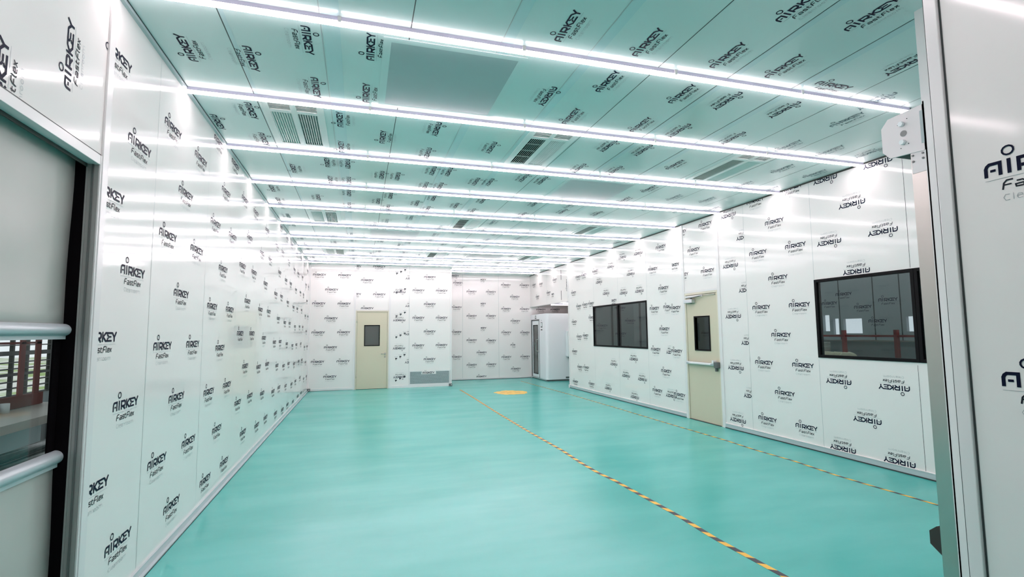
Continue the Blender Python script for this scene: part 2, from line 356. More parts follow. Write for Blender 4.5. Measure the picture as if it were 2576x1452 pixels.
# ---------------------------------------------------------------- far walls
mb = MB()
slab(mb, P_FAR, [XL-.05, XS], [0, H], [(-.10, .755, 0, 2.08), (1.33, 2.40, .09, .42)], 0.06, FILM)
mb.box(XS-.06, XS, YF+.06, YF2+.06, 0, H, FILM)
for x, m in ((1.30, SEAMM),): strip(mb, P_FAR, x-.003, x+.003, 0, H, m)
for z in (3.19,): strip(mb, P_FAR, XL, XS, z-.004, z+.004, WHITE)
lattice(mb, P_FAR, [-1.03, -.40], [-.72], .75, .36, (XL, -.16, 0, 3.2), zmax=3.1)
many(mb, P_FAR, [(.18, 2.90), (.50, 2.52), (.19, 2.14), (-.14, 2.52), (-.14, 3.27), (.49, 3.28)], clip=(-.10, .75, 2.12, H))
many(mb, P_FAR, [(1.03, 2.59), (1.03, 1.82), (1.03, 1.06), (1.05, .29)], True)
many(mb, P_FAR, [(1.355, 2.97), (1.355, 2.21), (1.355, 1.44), (1.355, .68)], True, clip=(.8, 1.295, .07, H))
lattice(mb, P_FAR, [1.55, 2.19], [1.86], 1.13, .75, (1.305, 2.42, .44, 3.2), zmax=3.1)
logo(mb, P_FAR, (1.83, .40), (1, 0), (1.62, 2.03, .34, .46), parts='b')
for z0 in (3.15, 2.62, 1.98, 1.41, .83, .25):    # slanting rows of small printed icons on the narrow panel
    for k in range(3):
        x = .96+.11*k; z = z0-.05+.05*k
        strip(mb, P_FAR, x-.026, x+.026, z-.006, z+.022, INK2, .0013); strip(mb, P_FAR, x-.018, x+.006, z-.030, z-.012, INK2, .0013)
        strip(mb, P_FAR, x-.05, x+.05, z+.052, z+.058, INK3, .0013)
mb.raw = True
tag(mb.build('wall_back'), kind='structure')
mb = MB()   # uprights and door header of the far wall
for x0, x1 in ((-.15, -.105), (.76, .805), (2.425, XS+.012)): mb.box(x0, x1, YF-.012, YF+.05, 0, H, WHITE)
mb.box(-.105, .76, YF-.01, YF+.05, 2.085, 2.115, WHITE)
mb.box(XL, XL+.03, YF-.03, YF, 0, H, WHITE)
tag(mb.build('trim_2'), kind='structure')
mb = MB()
slab(mb, P_FAR2, [XS, 7.0], [0, H], [], 0.06, FILM)
for x in (3.09, 4.26): strip(mb, P_FAR2, x-.003, x+.003, 0, H, SEAMM)
strip(mb, P_FAR2, XS, 5.3, 3.12, 3.13, WHITE)
many(mb, P_FAR2, [(2.81, 3.25), (2.95, 3.03), (2.90, 2.26), (2.89, 1.49), (2.90, .72)], clip=(2.5, 3.09, 0, H))
many(mb, P_FAR2, [(3.38, 2.76), (4.01, 2.76), (3.38, 1.99), (4.01, 1.99), (3.38, 1.23), (4.01, 1.21), (3.70, .84), (3.38, .46), (4.01, .46), (3.69, .09)])
many(mb, P_FAR2, [(3.69, 3.15), (3.68, 2.38), (3.69, 1.61)], clip=(3.67, 4.2, 0, H))
many(mb, P_FAR2, [(4.51, 2.99), (5.14, 2.99), (4.81, 2.61), (4.51, 2.22), (5.14, 2.21), (4.82, 1.83), (4.51, 1.46), (5.14, 1.45), (4.51, .68), (5.14, .68), (4.82, .30), (5.7, 2.2), (6.2, 2.2), (5.7, 1.45), (6.2, 1.45)])
many(mb, P_FAR2, [(4.81, 1.06)], clip=(4.4, 4.81, 0, H))
mb.raw = True
tag(mb.build('wall_back_recess'), kind='structure')
# ---------------------------------------------------------------- bulkhead over the air shower, and its alcove
mb = MB()
slab(mb, P_RIGHT, [YR, YF2], [2.28, H], [], 0.05, FILM)
strip(mb, P_RIGHT, 14.2-.003, 14.2+.003, 2.28, H, SEAMM)
for z0, z1 in ((2.9, 3.19), (2.34, 2.60)): strip(mb, P_RIGHT, 13.04, 13.07, z0, z1, INK2)
many(mb, P_RIGHT, [(15.33, 2.97), (14.69, 2.94), (13.53, 2.95), (15.02, 2.57), (14.04, 2.62)])
many(mb, P_RIGHT, [(13.75, 2.55)], clip=(13.60, 13.8, 0, H))
logo(mb, P_RIGHT, (12.66, 2.72), (0, 1))
mb.raw = True
tag(mb.build('wall_bulkhead'), kind='structure')
mb = MB()
mb.box(XR-.012, XR+.06, YR, YF2, 2.272, 2.295, WHITE)
mb.box(XR-.02, XR+.06, YR, YR+.02, 2.28, H, WHITE)
tag(mb.build('trim_3'), kind='structure')
mb = MB()
mb.box(XR+.05, 6.95, YR-.05, YR, 0, H, FILM); mb.box(6.9, 6.95, YR, YF2, 0, H, FILM)
mb.box(XR+.06, 6.9, YR, YF2, 2.295, 2.33, FILM)
tag(mb.build('wall_alcove'), kind='structure')
# ---------------------------------------------------------------- entry wall beside the camera
mb = MB()
slab(mb, P_ENTRY, [YB, 1.36], [0, H], [], .05, FILM)
mb.box(XE+.02, XC+.03, YE-.03, YE, 0, H, WHITE)
mb.box(XC, XC+.04, YE, YC, 0, H, WHITE)
for c in ((1.259-.1625, 2.013+.027), (1.263-.1625, 1.258+.027), (1.26-.1625, .53), (1.26-.1625, 2.80)):
    logo(mb, P_ENTRY, c, reading(P_ENTRY), (YB, 1.355, 0, H))
for c in ((.78, 1.66), (.78, .91), (.78, 2.42), (.45, 2.04), (.45, 1.285)):
    logo(mb, P_ENTRY, c, reading(P_ENTRY), (YB, 1.355, 0, H))
mb.raw = True
tag(mb.build('wall_entry'), kind='structure')
mb = MB()     # aluminium edge profile
mb.box(XE-.014, XE+.05, 1.362, 1.408, 0, H, WHITE)
strip(mb, P_ENTRY, 1.354, 1.361, 0, H, DARKLINE, .001)
mb.box(XE-.010, XE+.02, 1.408, 1.413, 0, H, DARKLINE)
tag(mb.build('trim_4', bevel=.004), kind='structure')
mb = MB(); mb.box(XL-.05, XE+.05, YB-.05, YB, 0, H, FILM)
tag(mb.build('wall_front'), kind='structure')
# ---------------------------------------------------------------- ceiling
VENTS = [(x, y) for y in (4.25, 7.83, 11.41) for x in (-.76, 1.50, 3.80)]
mb = MB()
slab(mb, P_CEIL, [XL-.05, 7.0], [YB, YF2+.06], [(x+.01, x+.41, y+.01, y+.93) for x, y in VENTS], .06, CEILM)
SEAMX = [-.80, -.25, .27, .835, 1.425, 1.97, 2.545, 3.13, 3.70, 4.265, 4.86]
for x in SEAMX:
    strong = x > 1.9 or x in (-.80, .27)
    strip(mb, P_CEIL, x-.003, x+.003, YB, YF2, DARKLINE if strong else SEAMM, .0008)
for x0, x1 in ((-.24, -.14), (.84, .91), (1.43, 1.50), (3.135, 3.20), (2.55, 2.60), (-.80, -.77)):
    strip(mb, P_CEIL, x0, x1, YB, YF2, TAPEGREY, .0006)
BL = [(.17-.03, 1.0+.03, 3.09, 4.10)]
minus = [(-1.09,3.58),(-.20,5.14),(-.19,4.47),(.02,3.91),(.04,3.25),(.18,4.78),(1.17,2.70),(1.70,3.88),(1.72,3.25),(1.73,2.72),(2.33,2.71),(2.36,2.15),(2.37,3.27),(2.37,3.88),(2.81,2.72),(2.84,2.11),(4.07,3.30),(4.08,3.95),(4.61,3.95),
         (-1.09,7.47),(-1.08,6.87),(-.73,5.97),(-.36,6.30),(-.36,5.66),(3.32,4.75),(3.52,6.24),(3.56,5.67),(4.13,5.96)]
plus = [(-1.20,4.80),(-.89,5.12),(-.88,4.48),(-.72,3.61),(-.34,3.92),(-.34,3.28),(.64,4.46),(.64,5.10),(1.23,4.78),(1.38,3.59),(2.34,4.43),(2.74,4.45),(2.79,3.91),(2.80,3.28),(3.38,3.29),(3.40,3.93),(3.63,2.46),(5.08,3.89),
        (-.56,7.18),(-.17,7.51),(-.16,6.86),(-.15,6.29),(-.15,5.66),(.22,7.19),(.22,5.97),(.37,7.50),(.37,6.86),(.40,5.97),(.75,7.17),(.76,6.26),(.77,5.66),(.94,7.45),(.94,6.82),(.94,6.24),(.95,5.65),(1.31,7.16),(1.33,5.94),(1.50,5.92),(1.61,7.42),(1.62,6.79),(1.85,5.65),(2.10,5.69),(2.38,6.78),(2.42,7.47),(2.95,7.11),(3.53,7.11),(2.34,5.14),(2.77,5.11)]
VH = [(x, x+.42, y, y+.94) for x, y in VENTS]
UN = [(.165, 1.005, 3.15, 4.045), (2.42, 3.285, 5.55, 6.38), (.17, 1.02, 9.19, 10.03), (2.44, 3.29, 11.5, 12.32)]
UH = [(a-.03, b+.03, c-.05, d+.04) for a, b, c, d in UN]
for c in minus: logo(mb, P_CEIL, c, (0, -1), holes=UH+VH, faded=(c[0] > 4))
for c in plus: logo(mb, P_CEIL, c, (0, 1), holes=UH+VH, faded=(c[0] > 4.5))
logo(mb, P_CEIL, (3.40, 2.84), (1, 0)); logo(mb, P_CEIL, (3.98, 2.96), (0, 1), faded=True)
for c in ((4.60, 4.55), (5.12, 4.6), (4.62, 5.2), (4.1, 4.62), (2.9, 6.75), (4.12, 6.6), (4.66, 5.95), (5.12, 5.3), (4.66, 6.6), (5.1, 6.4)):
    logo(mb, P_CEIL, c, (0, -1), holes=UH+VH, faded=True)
y = 7.8
k = 0
while y < 13.9:
    for j, x in enumerate((-1.09, -.5, -.17, .22, .40, .76, .94, 1.31, 1.62, 2.1, 2.4, 2.95, 3.5, 4.1, 4.66, 5.1)):
        if (j*7+k*3) % 4 != 1:
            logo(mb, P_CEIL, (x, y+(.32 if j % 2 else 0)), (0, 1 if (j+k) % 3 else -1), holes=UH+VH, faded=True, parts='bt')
    y += .645; k += 1
mb.raw = True
tag(mb.build('ceiling'), kind='structure')
mb = MB()     # dark junction profiles where the ceiling meets the walls
mb.box(XL, XL+.022, 1.6, YF, H-.022, H, GREYTRIM); mb.box(XR-.012, XR, YC+.2, YF2, H-.016, H, MULL)
mb.box(XL+.022, XL+.026, 1.6, YF, H-.004, H, DARKLINE)
tag(mb.build('trim_5'), kind='structure')
# base profiles
mb = MB(); mb.box(XL, XL+.014, 3.062, YF, 0, .055, GREYTRIM); mb.box(XL, XL+.035, 3.08, YF, 0, .012, GREYTRIM); mb.box(XL+.035, XL+.038, 3.08, YF, 0, .004, DARKLINE)
tag(mb.build('baseboard_left'), kind='structure')
mb = MB()
for y0, y1 in ((YC+.2, 6.585), (7.545, YR-.04)):
    mb.box(XR-.014, XR, y0, y1, .012, .07, GREYTRIM); mb.box(XR-.020, XR, y0, y1, 0, .012, DARKLINE); mb.box(XR-.018, XR, y0, y1, .066, .072, WHITE)
tag(mb.build('baseboard_right'), kind='structure')
mb = MB(); mb.box(XL+.03, -.15, YF-.016, YF, 0, .06, WHITE); mb.box(.805, 2.425, YF-.016, YF, 0, .06, WHITE); mb.box(XL+.03, -.15, YF-.018, YF, 0, .006, DARKLINE)
mb.box(XS, XR, YF2-.016, YF2, 0, .055, WHITE); mb.box(XS, XR, YF2-.02, YF2, 0, .012, DARKLINE)
tag(mb.build('baseboard_back'), kind='structure')
for x, y, lab in ((XS-.03, YF-.035, 'small dark corner foot on the floor where the far wall steps back'), (XL+.03, YF-.035, 'small dark corner foot on the floor in the far left corner')):
    o = thing('corner_foot', lab, 'foot', (x, y, 0))
    mb = MB(); mb.box(x-.035, x+.05, y-.02, y+.03, 0, .07, GREYD); mb.build('body', o)
    mb = MB(); mb.box(x+.012, x+.032, y-.023, y-.019, .025, .05, WHITE); mb.build('cap', o)

# ---------------------------------------------------------------- door 1 (far wall)
def door_far():
    x0, x1, zt = -.10, .755, 2.08
    r = thing('door_1', None, None, (x0, YF, 0), kind='structure')
    mb = MB()
    mb.box(x0, x0+.03, YF-.02, YF+.05, 0, zt, CREAM2); mb.box(x1-.03, x1, YF-.02, YF+.05, 0, zt, CREAM2); mb.box(x0+.03, x1-.03, YF-.02, YF+.05, zt-.03, zt, CREAM2)
    mb.build('door_frame', r)
    mb = MB(); pl = Plane((0, YF-.005, 0), (1, 0, 0), (0, 0, 1), (0, -1, 0))
    slab(mb, pl, [x0+.034, x1-.034], [.008, zt-.035], [(.14, .505, 1.155, 1.675)], .04, CREAM)
    leaf = mb.build('door_leaf', r)
    mb = MB(); y = YF-.012
    for a in ((.12, .14, 1.135, 1.695), (.505, .525, 1.135, 1.695), (.14, .505, 1.135, 1.155), (.14, .505, 1.675, 1.695)): mb.box(a[0], a[1], y, y+.05, a[2], a[3], BLACK)
    mb.build('window_frame', leaf)
    mb = MB(); mb.box(.14, .505, YF+.01, YF+.014, 1.155, 1.675, FROST); mb.build('pane', leaf)
    mb = MB(); mb.tube([(.665, YF-.006, .925), (.665, YF-.05, .925), (.56, YF-.055, .922)], .009, STEEL); mb.box(.645, .685, YF-.012, YF-.004, .90, .95, STEEL); mb.build('handle', leaf)
    mb = MB(); mb.tube([(.665, YF-.005, .84), (.665, YF-.016, .84)], .02, STEEL, 14); mb.build('keyhole', leaf)
    for z in (1.75, .3):
        mb = MB(); mb.tube([(x0+.028, YF-.022, z), (x0+.028, YF-.022, z+.1)], .006, STEEL); mb.build('hinge', r)
door_far()
# ---------------------------------------------------------------- door 2 (right wall) with panic bar and closer
def door_right():
    y0, y1, zt = 6.645, 7.485, 2.095
    r = thing('door_2', None, None, (XR, y0, 0), kind='structure')
    mb = MB()
    mb.box(XR-.008, XR+.05, y0, y0+.03, 0, zt, CREAM2); mb.box(XR-.008, XR+.05, y1-.03, y1, 0, zt, CREAM2); mb.box(XR-.008, XR+.05, y0+.03, y1-.03, zt-.035, zt, CREAM2)
    mb.build('door_frame', r)
    pl = Plane((XR+.004, 0, 0), (0, 1, 0), (0, 0, 1), (-1, 0, 0))
    mb = MB(); slab(mb, pl, [y0+.034, y1-.034], [.008, zt-.04], [(6.89, 7.24, 1.16, 1.68)], .04, CREAM); leaf = mb.build('door_leaf', r)
    mb = MB()
    for a in ((6.868, 6.89, 1.138, 1.702), (7.24, 7.262, 1.138, 1.702), (6.89, 7.24, 1.138, 1.16), (6.89, 7.24, 1.68, 1.702)): mb.box(XR-.006, XR+.046, a[0], a[1], a[2], a[3], BLACK)
    mb.build('window_frame', leaf)
    mb = MB(); mb.box(XR+.02, XR+.024, 6.89, 7.24, 1.16, 1.68, GLASSD); mb.build('pane', leaf)
    bar = thing('panic_bar', None, None, (XR, 6.7, .93)); bar.parent = r; bar.matrix_parent_inverse = Matrix.Translation(r.location).inverted()
    mb = MB(); mb.box(XR-.06, XR-.012, 6.74, 7.44, .915, .955, ALU); mb.box(XR-.072, XR-.06, 6.80, 7.36, .920, .950, WHITE); mb.build('push_bar', bar, bevel=.006)
    mb = MB(); mb.box(XR-.065, XR+.004, 6.655, 6.735, .885, .975, GREYD); mb.box(XR-.05, XR-.01, 6.70, 6.73, .83, .885, GREYD); mb.box(XR-.07, XR+.0, 6.735, 6.775, .945, 1.0, WHITE); mb.build('latch_box', bar, bevel=.006)
    mb = MB(); mb.box(XR-.05, XR+.004, 7.40, 7.45, .91, .96, ALU); mb.build('end_bracket', bar, bevel=.005)
    cl = thing('door_closer', None, None, (XR, 7.35, 1.96)); cl.parent = r; cl.matrix_parent_inverse = Matrix.Translation(r.location).inverted()
    mb = MB(); mb.box(XR-.065, XR+.004, 7.22, 7.44, 1.925, 1.985, ALU); mb.tube([(XR-.03, 7.28, 1.915), (XR-.03, 7.28, 2.01)], .018, GREYD); mb.build('closer_body', cl, bevel=.006)
    mb = MB(); mb.box(XR-.05, XR-.034, 6.97, 7.42, 2.015, 2.045, WHITE); mb.tube([(XR-.04, 7.40, 2.01), (XR-.06, 7.18, 2.012), (XR-.045, 6.98, 2.03)], .008, GREYD); mb.build('closer_arm', cl)
    mb = MB(); mb.tube([(XR-.045, 6.99, 2.03), (XR-.01, 6.70, 2.035)], .006, STEEL); mb.build('closer_rod', cl)
    mb = MB(); mb.box(XR-.02, XR+.04, y0+.03, y1-.03, -.0, .006, DARKLINE); mb.build('threshold', r)
door_right()
# ---------------------------------------------------------------- windows of the right wall
def window(n, y0, y1, z0, z1, mull):
    r = thing('window_%d' % n, None, None, (XR, y0, z0), kind='structure'); t = .034
    mb = MB()
    mb.box(XR-.012, XR+.055, y0, y0+t, z0, z1, BLACK); mb.box(XR-.012, XR+.055, y1-t, y1, z0, z1, BLACK)
    mb.box(XR-.012, XR+.055, y0+t, y1-t, z0, z0+t, BLACK); mb.box(XR-.012, XR+.055, y0+t, y1-t, z1-t, z1, BLACK)
    for y in mull: mb.box(XR-.012, XR+.055, y-.03, y+.03, z0+t, z1-t, BLACK)
    mb.build('window_frame', r, bevel=.002)
    ed = [y0+t]+[v for y in mull for v in (y-.03, y+.03)]+[y1-t]
    for a, b in zip(ed[::2], ed[1::2]):
        mb = MB(); mb.box(XR+.004, XR+.010, a, b, z0+t, z1-t, GLASS); mb.build('pane', r)
window(1, *WIN1, [9.86]); window(2, *WIN2, []); window(3, *WIN3, [])

# ---------------------------------------------------------------- door 3: fast roll-up door in the left wall
def roll_door():
    XD = -1.37
    r = thing('door_3', None, None, (XL, DY1, 0), kind='structure')
    mb = MB()
    mb.box(XL, XL+.012, 3.002, 3.062, 0, H, WHITE)
    mb.box(XL, XL+.008, DY1-.012, 3.002, 0, DZ+.045, WHITE)
    mb.box(XL-.05, XL+.006, DY0, DY1, DZ-.004, DZ+.045, WHITE); mb.box(XL-.05, XL+.006, DY0-.05, DY0, 0, DZ+.045, WHITE)
    mb.build('door_frame', r, bevel=.002)
    mb = MB(); mb.box(XL-.042, XL, DY1-.014, DY1, 0, DZ-.004, JAMB); mb.box(XL-.026, XL-.018, DY1-.020, DY1-.014, 0, DZ-.004, GREYD)
    mb.box(XL-.05, XL-.042, DY1-.018, DY1, 0, DZ, JAMB)
    mb.build('side_rail', r)
    mb = MB(); mb.box(XL-.13, XL-.05, DY1-.02, DY1+.06, 0, DZ+.2, RUBBER); mb.box(XD-.016, XD-.006, 2.93, DY1+.0, 0, 2.5, RUBBER)
    mb.build('guide_channel', r)
    mb = MB(); mb.box(XL-.26, XL-.05, DY0, DY1+.06, DZ+.02, DZ+.03, GREYD); mb.box(XL-.3, XL-.05, DY0, DY1+.06, DZ+.2, DZ+.3, GREYD); mb.box(XL-.052, XL-.045, DY0, DY1, DZ-.02, DZ, MULL)
    mb.build('head_box', r)
    cur = MB(); N = 26; pts = {}
    for z0, z1, nz in ((1.495, 2.45, 12), (0.02, .9, 10)):
        base = len(cur.v)
        for j in range(nz+1):
            for i in range(N+1):
                y = DY0+(DY1-.02-DY0)*i/N; z = z0+(z1-z0)*j/nz
                cur.v.append((XD+.006*math.sin(3.1*y+2.2*z)*math.sin(5*z+y), y, z))
        for j in range(nz):
            for i in range(N):
                a = base+j*(N+1)+i; cur.f.append((a, a+1, a+N+2, a+N+1)); cur.m.append(mi(cur.mats, FABRIC)); cur.smooth.append(True)
    cur.raw = True
    c = cur.build('curtain', r)
    s = c.modifiers.new('thick', 'SOLIDIFY'); s.thickness = .003; s.offset = -1
    mb = MB(); mb.poly([(XD-.001, DY0, .90), (XD-.001, 2.915, .90), (XD-.001, 2.915, 1.49), (XD-.001, DY0, 1.49)], PVC); mb.raw = True
    mb.build('vision_strip', r)
    for z, rr in ((1.497, .030), (.898, .032)):
        mb = MB(); n = 40
        prof = [(XD+.0+.034*math.cos(t)*(1 if math.cos(t) > 0 else .5), z+rr*math.sin(t)*1.0) for t in [2*math.pi*k/n for k in range(n)]]
        mb.prism([(x, DY0, zz) for x, zz in prof], (0, DY1+.0-DY0, 0), BAR)
        for q in range(2, len(mb.smooth)): mb.smooth[q] = True
        mb.box(XD-.006, XD+.012, DY0, DY1, z-rr-.014, z-rr+.004, GREYTRIM)
        mb.build('wind_bar', r, smooth=False, bevel=.0)
roll_door()

# ---------------------------------------------------------------- light rows
ROW = [4.2288+1.1932*(i-2) for i in range(0, 12)]
ords = {0: 'just above the topmost row in the photo', 1: 'topmost row, ending before the right wall', 2: 'second row from the top, before the slatted vents',
 3: 'third row from the top', 4: 'fourth row from the top', 5: 'fifth row from the top', 6: 'sixth row from the top', 7: 'seventh row from the top',
 8: 'fourth row from the far wall', 9: 'third row from the far wall', 10: 'last full row before the far wall', 11: 'short farthest row beyond the step'}
for i in range(-1, 12):
    yy = (4.2288+1.1932*(i-2))*.986
    xa, xb = XL+.006, XR-.006
    if i == 1: xb = 4.36
    if i < 1: xb = XE-.02
    if i >= 11: xa, yy = XS+.02, 14.97*.99
    t = thing('linear_light', 'white tube light line on the ceiling, ' + (ords.get(i) or 'behind the camera'), 'light', (xa, yy, H), 'rows of LED tubes across the ceiling')
    mb = MB(); mb.box(xa, xb, yy-.0235, yy+.0235, H-.025, H, HOUSE); mb.build('housing', t)
    # tube segments of about 1.2 m
    n = max(1, round((xb-xa)/1.2)); L = (xb-xa)/n
    for k in range(n):
        mb = MB(); a, b = xa+k*L+.002, xa+(k+1)*L-.002
        prof = [(yy-.0235, H-.026), (yy-.0245, H-.031), (yy-.018, H-.037), (yy, H-.041), (yy+.018, H-.037), (yy+.0245, H-.031), (yy+.0235, H-.026)]
        mb.prism([(a, p, z) for p, z in prof], (b-a, 0, 0), TUBE); mb.build('tube', t)
    for k in range(1, n):
        mb = MB(); x = xa+k*L
        mb.prism([(x-.010, yy-.030, H), (x-.010, yy-.030, H-.034), (x-.010, yy-.0245, H-.034), (x-.010, yy-.0245, H-.004), (x-.010, yy+.0245, H-.004), (x-.010, yy+.0245, H-.034), (x-.010, yy+.030, H-.034), (x-.010, yy+.030, H)], (.02, 0, 0), WHITE); mb.build('clip', t)
    if i == 1:
        mb = MB(); mb.box(xb, xb+.02, yy-.018, yy+.018, H-.044, H, GREYD); mb.build('end_cap', t)
        mb = MB(); mb.box(xb+.03, xb+.07, yy-.02, yy+.02, H-.03, H, WHITE); mb.build('connector', t)

# ---------------------------------------------------------------- ceiling vents
vl = ['nearest one on the left', 'nearest one in the middle', 'nearest one on the right, above the hinged door', 'left one of the middle row', 'centre one of the middle row', 'right one of the middle row', 'left one of the farthest row', 'centre one of the farthest row', 'right one of the farthest row']
for k, (x, y) in enumerate(VENTS):
    t = thing('ceiling_vent', 'white slatted ceiling air vent, ' + vl[k], 'vent', (x, y, H), 'slatted ceiling vents')
    mb = MB(); q = H-.004
    xs = [x, x+.03, x+.20, x+.235, x+.40, x+.42]; g = [(x+.03, x+.19), (x+.235, x+.395)]
    pl = Plane((0, 0, q), (1, 0, 0), (0, 1, 0), (0, 0, -1))
    holes = [(a, b, y+.02, y+.14) for a, b in g]+[(a, b, y+.19, y+.90) for a, b in g]
    slab(mb, pl, [x-.03, x+.45], [y-.0, y+.94], holes, .012, LOUVER); mb.build('face_plate', t)
    mb = MB()
    mb.box(x+.012, x+.408, y+.012, y+.928, H+.14, H+.16, DARKBOX)
    for a in ((x+.012, x+.018, y+.012, y+.928), (x+.402, x+.408, y+.012, y+.928), (x+.018, x+.402, y+.012, y+.018), (x+.018, x+.402, y+.922, y+.928)): mb.box(*a, H+.01, H+.14, DARKBOX)
    mb.build('duct_box', t)
    for gi, (a, b) in enumerate(g):
        mb = MB()                       # short cross slats
        for j in range(5):
            yy = y+.03+j*.0235
            mb.prism([(a, yy, H), (a, yy+.003, H+.004), (a, yy+.012, H+.004), (a, yy+.010, H)], (b-a, 0, 0), LOUVER)
        mb.build('cross_louver', t)
        mb = MB(); s = 1 if gi else -1     # long slats, each side tilted away from the middle
        for j in range(9):
            xx = a+.001+j*(b-a-.004)/8
            dx = -s*.020
            for m_ in range(4):
                ya = y+.192+m_*.178
                mb.prism([(xx, ya, H-.002), (xx+.004, ya, H-.002), (xx+.003+dx, ya, H+.022), (xx+dx, ya, H+.022)], (0, .176, 0), LOUVER)
        for m_ in range(1, 4): mb.box(a, b, y+.186+m_*.178, y+.189+m_*.178, H+.010, H+.018, LOUVER)
        mb.build('long_louver', t)
# blank plates in the ceiling
for (a, b, c, d), lab in zip(UN, ('largest and nearest', 'second nearest, right of centre', 'farther one, left of centre', 'farthest, right of centre')):
    t = thing('ceiling_access_panel', 'plain grey teal square panel in the ceiling, ' + lab, 'ceiling panel', (a, c, H), 'plain square ceiling panels')
    mb = MB(); pl = Plane((0, 0, H-.004), (1, 0, 0), (0, 1, 0), (0, 0, -1))
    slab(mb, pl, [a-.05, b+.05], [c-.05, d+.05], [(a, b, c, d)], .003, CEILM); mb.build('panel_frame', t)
    mb = MB(); mb.box(a, b, c, d, H-.0035, H-.001, PLATE); mb.build('plate', t)

# ---------------------------------------------------------------- return-air grille on the far wall
t = thing('return_air_grille', 'low wide perforated grey metal grille at the foot of the far wall', 'grille', (1.86, YF, .25))
mb = MB()
for a in ((1.30, 1.33, .06, .45), (2.40, 2.43, .06, .45), (1.33, 2.40, .06, .09), (1.33, 2.40, .42, .45)): mb.box(a[0], a[1], YF-.012, YF+.02, a[2], a[3], WHITE)
mb.build('grille_frame', t)
mb = MB(); mb.box(1.33, 2.40, YF+.04, YF+.05, .09, .42, DARKBOX); mb.build('backing', t)
mb = MB()
n = 58
for k in range(n+18):     # diagonal bars of the perforated sheet
    for sgn in (1, ):
        x = 1.33-.33+k*.0185
        pc = clip_poly([(x, .09), (x+.0095, .09), (x+.0095+.33, .42), (x+.33, .42)], 1.33, 2.40, .09, .42)
        if pc: mb.poly([(p, YF-.006, q) for p, q in pc], ALU)
for k in range(15):
    z = .10+k*.0225; mb.poly([(1.33, YF-.0055, z), (2.40, YF-.0055, z), (2.40, YF-.0055, z+.006), (1.33, YF-.0055, z+.006)], ALU)
mb.raw = True
o = mb.build('perforated_sheet', t); s = o.modifiers.new('thick', 'SOLIDIFY'); s.thickness = .002
t = MB(); t.poly([(1.63, YF-.0135, .345), (2.04, YF-.0135, .345), (2.02, YF-.0135, .455), (1.66, YF-.0135, .455)], FILM)
pl = Plane((0, YF-.0135, 0), (1, 0, 0), (0, 0, 1), (0, -1, 0)); logo(t, pl, (1.83, .385), (1, 0), (1.64, 2.03, .35, .45), parts='b')
t.raw = True
o = t.build('film_flap'); tag(o, 'torn flap of printed white film hanging over the top edge of the grille', 'film')
s = o.modifiers.new('thick', 'SOLIDIFY'); s.thickness = .0008; s.offset = 0

